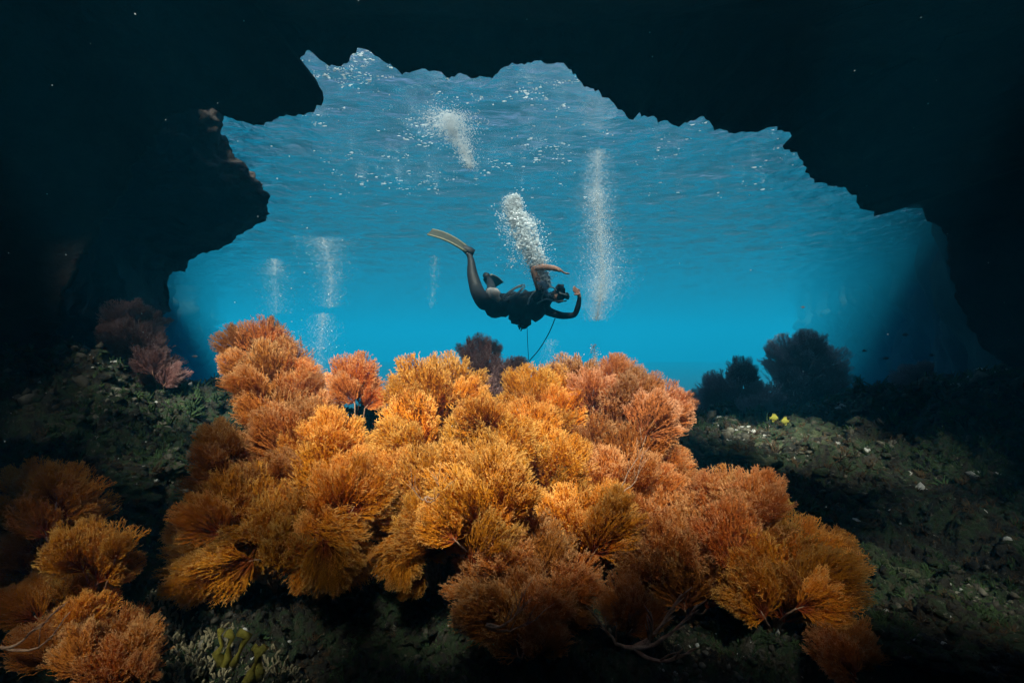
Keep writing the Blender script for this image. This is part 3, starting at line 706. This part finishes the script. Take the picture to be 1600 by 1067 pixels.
v, f = tube([D(872, 459, -.135)-PEL, D(881, 462, -.13)-PEL, D(886, 463, -.08)-PEL], [.008, .010, .010], 8); mesh_obj('mask_strap', v, f, M['hose'], per)
bm = bmesh.new(); bmesh.ops.create_cube(bm, size=1); bmesh.ops.bevel(bm, geom=bm.edges[:], offset=.2, segments=3, affect='EDGES')
for q in bm.verts: q.co = Matrix.Rotation(R(-12), 3, 'Y') @ Vector((q.co.x*.06, q.co.y*.16, q.co.z*.085))+D(885.5, 463)-PEL
me = bpy.data.meshes.new('mask'); bm.to_mesh(me); bm.free(); me.materials.append(M['lens']); o = bpy.data.objects.new('mask', me); COL.objects.link(o); o.parent = per
def hose(name, pts, r_, m='hose', parent=per, off=PEL):
    P = []
    for i in range(len(pts)-1):
        a, b, c, e = pts[max(i-1, 0)], pts[i], pts[i+1], pts[min(i+2, len(pts)-1)]
        for k in range(6):
            u = k/6; P.append(.5*((2*b)+(c-a)*u+(2*a-5*b+4*c-e)*u*u+(3*b-a-3*c+e)*u**3)-off)
    P.append(pts[-1]-off); v, f = tube(P, [r_]*len(P), 6); return mesh_obj(name, v, f, M[m], parent)
for k in range(3):
    rr_ = 1-.16*k
    hose('coiled_hose', [D(803+19*rr_*math.cos(t)*math.cos(-.55)-8*rr_*math.sin(t)*math.sin(-.55)*-1, 459+8.5*rr_*math.sin(t)+19*rr_*math.cos(t)*-.42, -.19) for t in [i*math.pi/5 for i in range(11)]], .0065)
hose('regulator_hose', [D(845, 470, -.17), D(850, 456, -.22), D(860, 451, -.19), D(868, 456, -.14)], .009)
hose('regulator_hose', [D(838, 476, -.19), D(851, 470, -.22), D(864, 472, -.15), D(884, 471, -.06)], .009)
hose('shoulder_strap', [D(824, 478, -.2), D(828, 466, -.2), D(836, 456, -.16)], .010)
def finb(root, tip, across, w0, w1, parent):
    d = tip-root; up = d.cross(across).normalized(); V = []; n = 12
    for i in range(n+1):
        u = i/n; c = root+d*u+up*(.05*math.sin(u*2.6)*-1)-PEL; w = w0+(w1-w0)*min(1, u*1.4); 
        for (a, b) in ((-1, -.012), (-.8, -.004), (0, -.003), (.8, -.004), (1, -.012), (1, .012), (.8, .004), (0, .003), (-.8, .004), (-1, .012)):
            V.append((c+across*w*a*(1 if u < .97 else .85)+up*b*(1.3-u*.8))[:])
    F = []
    for i in range(n):
        for k in range(10): F.append((i*10+k, i*10+(k+1) % 10, (i+1)*10+(k+1) % 10, (i+1)*10+k))
    F.append(tuple(range(10))[::-1]); F.append(tuple(n*10+k for k in range(10)))
    o = mesh_obj('fin', V, F, M['finm'], parent, False)
    for sg in (-1, 1):
        e = []
        for k in range(9):
            u = k/8; w = w0+(w1-w0)*min(1, u*1.4); e.append(root+d*u+up*(.05*math.sin(u*2.6)*-1)+across*w*sg-PEL)
        v, f = tube(e, [.016-.006*k/8 for k in range(9)], 6); mesh_obj('fin_rail', v, f, M['finedge'], o)
    v, f = tube([root-d*.18-PEL, root-d*.08-PEL, root+d*.05-PEL, root+d*.16-PEL], [.042, .052, .046, .02], 10); mesh_obj('foot_pocket', v, f, M['neoprene'], o)
    return o
finb(D(728, 386, .2), D(668, 362, .12), Vector((.16, .75, .45)).normalized(), .07, .10, per)
finb(D(757, 420, .82), D(775, 432, 1.25), Vector((.8, .2, .55)).normalized(), .06, .10, per)
t = hose('dive_line', [D(868, 497, .05), D(858, 520, .02), D(843, 545, 0), D(827, 564, 0), D(826, 568, 0)], .006, 'neoprene', None, Vector((0, 0, 0)))
tag(t, 'thin dark line hanging in a curve below the diver towards the dark sea fan', 'rope')
t = hose('gauge_hose', [D(823, 497, -.1), D(824, 530, -.05), D(826, 563, 0)], .0035, 'neoprene', None, Vector((0, 0, 0)))
tag(t, 'very thin straight cord hanging from the vest of the diver', 'rope')

# ------------------------------------------------------------ bubbles
m, N, L, b = mat('air bubbles'); N.remove(b)
df = N.new('ShaderNodeBsdfDiffuse'); df.inputs[0].default_value = (.88, .96, 1, 1); g_ = N.new('ShaderNodeBsdfGlossy'); g_.inputs['Roughness'].default_value = .12
tl = N.new('ShaderNodeBsdfTranslucent'); tl.inputs[0].default_value = (.88, .96, 1, 1)
m1 = N.new('ShaderNodeMixShader'); m1.inputs[0].default_value = .62; m2 = N.new('ShaderNodeMixShader'); m2.inputs[0].default_value = .12
L.new(df.outputs[0], m1.inputs[1]); L.new(tl.outputs[0], m1.inputs[2]); L.new(m1.outputs[0], m2.inputs[1]); L.new(g_.outputs[0], m2.inputs[2]); L.new(m2.outputs[0], N['Material Output'].inputs['Surface'])
M['bubble'] = m
def thin(alpha, name):
    m = M['bubble'].copy(); m.name = name; N = m.node_tree.nodes; L = m.node_tree.links; out = N['Material Output']
    src = out.inputs['Surface'].links[0].from_socket; t_ = N.new('ShaderNodeBsdfTransparent'); x = N.new('ShaderNodeMixShader'); x.inputs[0].default_value = alpha
    L.new(t_.outputs[0], x.inputs[1]); L.new(src, x.inputs[2]); L.new(x.outputs[0], out.inputs['Surface']); return m
M['mist'] = thin(.22, 'fine bubbles'); M['mid'] = thin(.6, 'medium bubbles')
B2 = template('b', 2, 0, 0); B1 = template('b', 1, 0, 0)
bm = bmesh.new(); bmesh.ops.create_icosphere(bm, subdivisions=2, radius=1); bm.free()
rb = random.Random(3)
def plume(label, path, n, rmin, rmax, Y, mname, tmpl, hollow=0, power=2.5):
    items = []
    for i in range(n):
        u = rb.random()*(len(path)-1); k = min(int(u), len(path)-2); f = u-k
        a, c = path[k], path[k+1]; px = a[0]+(c[0]-a[0])*f; py = a[1]+(c[1]-a[1])*f; w = a[2]+(c[2]-a[2])*f
        an = rb.random()*6.283; rr_ = w*(rb.random()**(.5 if not hollow else .25)); 
        if not hollow: rr_ = min(abs(rb.gauss(0, w*.62)), w*1.6)
        p = at(px, py, Y); s_ = (rmin+(rmax-rmin)*rb.random()**power)/800*Y
        q = p+Vector((math.cos(an)*rr_/800*Y, math.sin(an)*rr_/800*Y, rb.uniform(-1, 1)*.02))
        q.z = min(q.z, 2.86)
        items.append((tmpl, np.diag([s_*rb.uniform(.9, 1.25), s_, s_*rb.uniform(.6, 1)]), tuple(q)))
    return tag(joined('bubble_plume', items, M[mname]), label, kind='stuff')
main = [(853, 447, 7), (846, 430, 12), (838, 410, 16), (829, 390, 19), (822, 370, 21), (816, 350, 20), (810, 338, 15), (805, 330, 9), (803, 318, 11), (803, 306, 7)]
plume('dense white bubbles rising from the diver', main, 1500, .7, 2.6, 6.2, 'bubble', B2, 1, 2)
plume('fine white bubbles filling the rising column', [(x-1, y, w*1.3) for x, y, w in main], 14000, .3, 1.1, 6.17, 'bubble', B1)
plume('thin veil of bubbles round the rising column', [(x-6, y, w*2.1) for x, y, w in main], 4000, .3, .8, 6.2, 'mist', B1)
plume('loose bubbles beside the rising column', [(800, 420, 20), (793, 380, 20), (790, 340, 22), (790, 310, 20)], 260, .4, 1.5, 6.2, 'mid', B1)
plume('bubbles streaming past the shoulder of the diver', [(856, 462, 5), (852, 450, 6), (845, 440, 9)], 300, .5, 1.8, 6.0, 'bubble', B1)
plume('old bubbles spreading under the surface', [(700, 180, 34), (702, 186, 40), (704, 196, 40), (708, 206, 34), (722, 228, 18), (735, 262, 10)], 9000, .3, 1.0, 5.9, 'mid', B1)
plume('tall faint column of fine bubbles right of the diver', [(935, 235, 20), (932, 290, 26), (934, 330, 32), (938, 380, 38), (943, 430, 42), (938, 465, 30), (932, 500, 14)], 24000, .3, .8, 7.6, 'mist', B1)
plume('brighter core of the tall column of fine bubbles', [(932, 300, 14), (936, 350, 20), (940, 400, 24), (940, 440, 22), (936, 470, 12)], 6000, .3, .8, 7.6, 'mid', B1)
plume('fine bubbles spreading under the surface at the left', [(505, 372, 42), (508, 385, 38), (515, 410, 30), (518, 440, 22), (515, 480, 20)], 5000, .3, .8, 9, 'mist', B1)
plume('faint cloud of fine bubbles above the tall sea fan', [(505, 490, 14), (503, 515, 26), (500, 545, 28), (500, 600, 14)], 3400, .3, .8, 8, 'mist', B1)
plume('faint small cloud of bubbles at the far left', [(430, 405, 12), (430, 430, 24), (432, 490, 20)], 2200, .3, .7, 9.5, 'mist', B1)
plume('faint thread of bubbles left of the fins', [(680, 400, 8), (678, 430, 9), (674, 480, 7)], 260, .35, .9, 8, 'mist', B1)
plume('small bubbles rising behind the orange sea fans', [(928, 538, 6), (929, 552, 8), (934, 575, 8)], 260, .4, 1.6, 8, 'mid', B1)
plume('very faint bubbles below the diver', [(862, 530, 10), (858, 555, 18), (852, 590, 16)], 500, .35, .8, 8.5, 'mist', B1)
plume('single bubbles drifting in open water', [(430, 530, 60), (500, 300, 120), (640, 240, 150), (800, 200, 160), (960, 160, 100)], 120, .5, 1.3, 7, 'mid', B1)

pt = []
for i in range(70):
    y = rb.uniform(.9, 2.6); p = at(rb.uniform(0, 1600), rb.uniform(0, 900), y); s_ = rb.uniform(.4, 1.3)/800*y
    pt.append((B1, np.diag([s_, s_, s_]), tuple(p)))
tag(joined('drifting_particles', pt, M['mid']), 'specks of plankton drifting in the cave water', kind='stuff')

fl = []                                   # white flecks set under the surface in place of sun glints
while len(fl) < 3000:
    px = rb.uniform(470, 1260); py = 80+230*rb.random()**1.8
    c = noise.noise(Vector((px*.010, py*.03, 3)))+.8*noise.noise(Vector((px*.045, py*.12, 6)))
    if c < .30 or (abs(px-720) > 230 and rb.random() < .55): continue
    Y = 2.875*800/(533.5-py); s_ = (.22+1.5*rb.random()**5)/800*Y
    fl.append((LUMPS[len(fl) % 4], np.diag([s_*rb.uniform(1, 3.2), s_*rb.uniform(.8, 1.8), s_*.3]), ((px-800)/800*Y, Y, 2.88)))
tag(joined('surface_glint_flecks', fl, M['bubble']), 'white flecks standing in for sun glints under the water surface', kind='stuff')
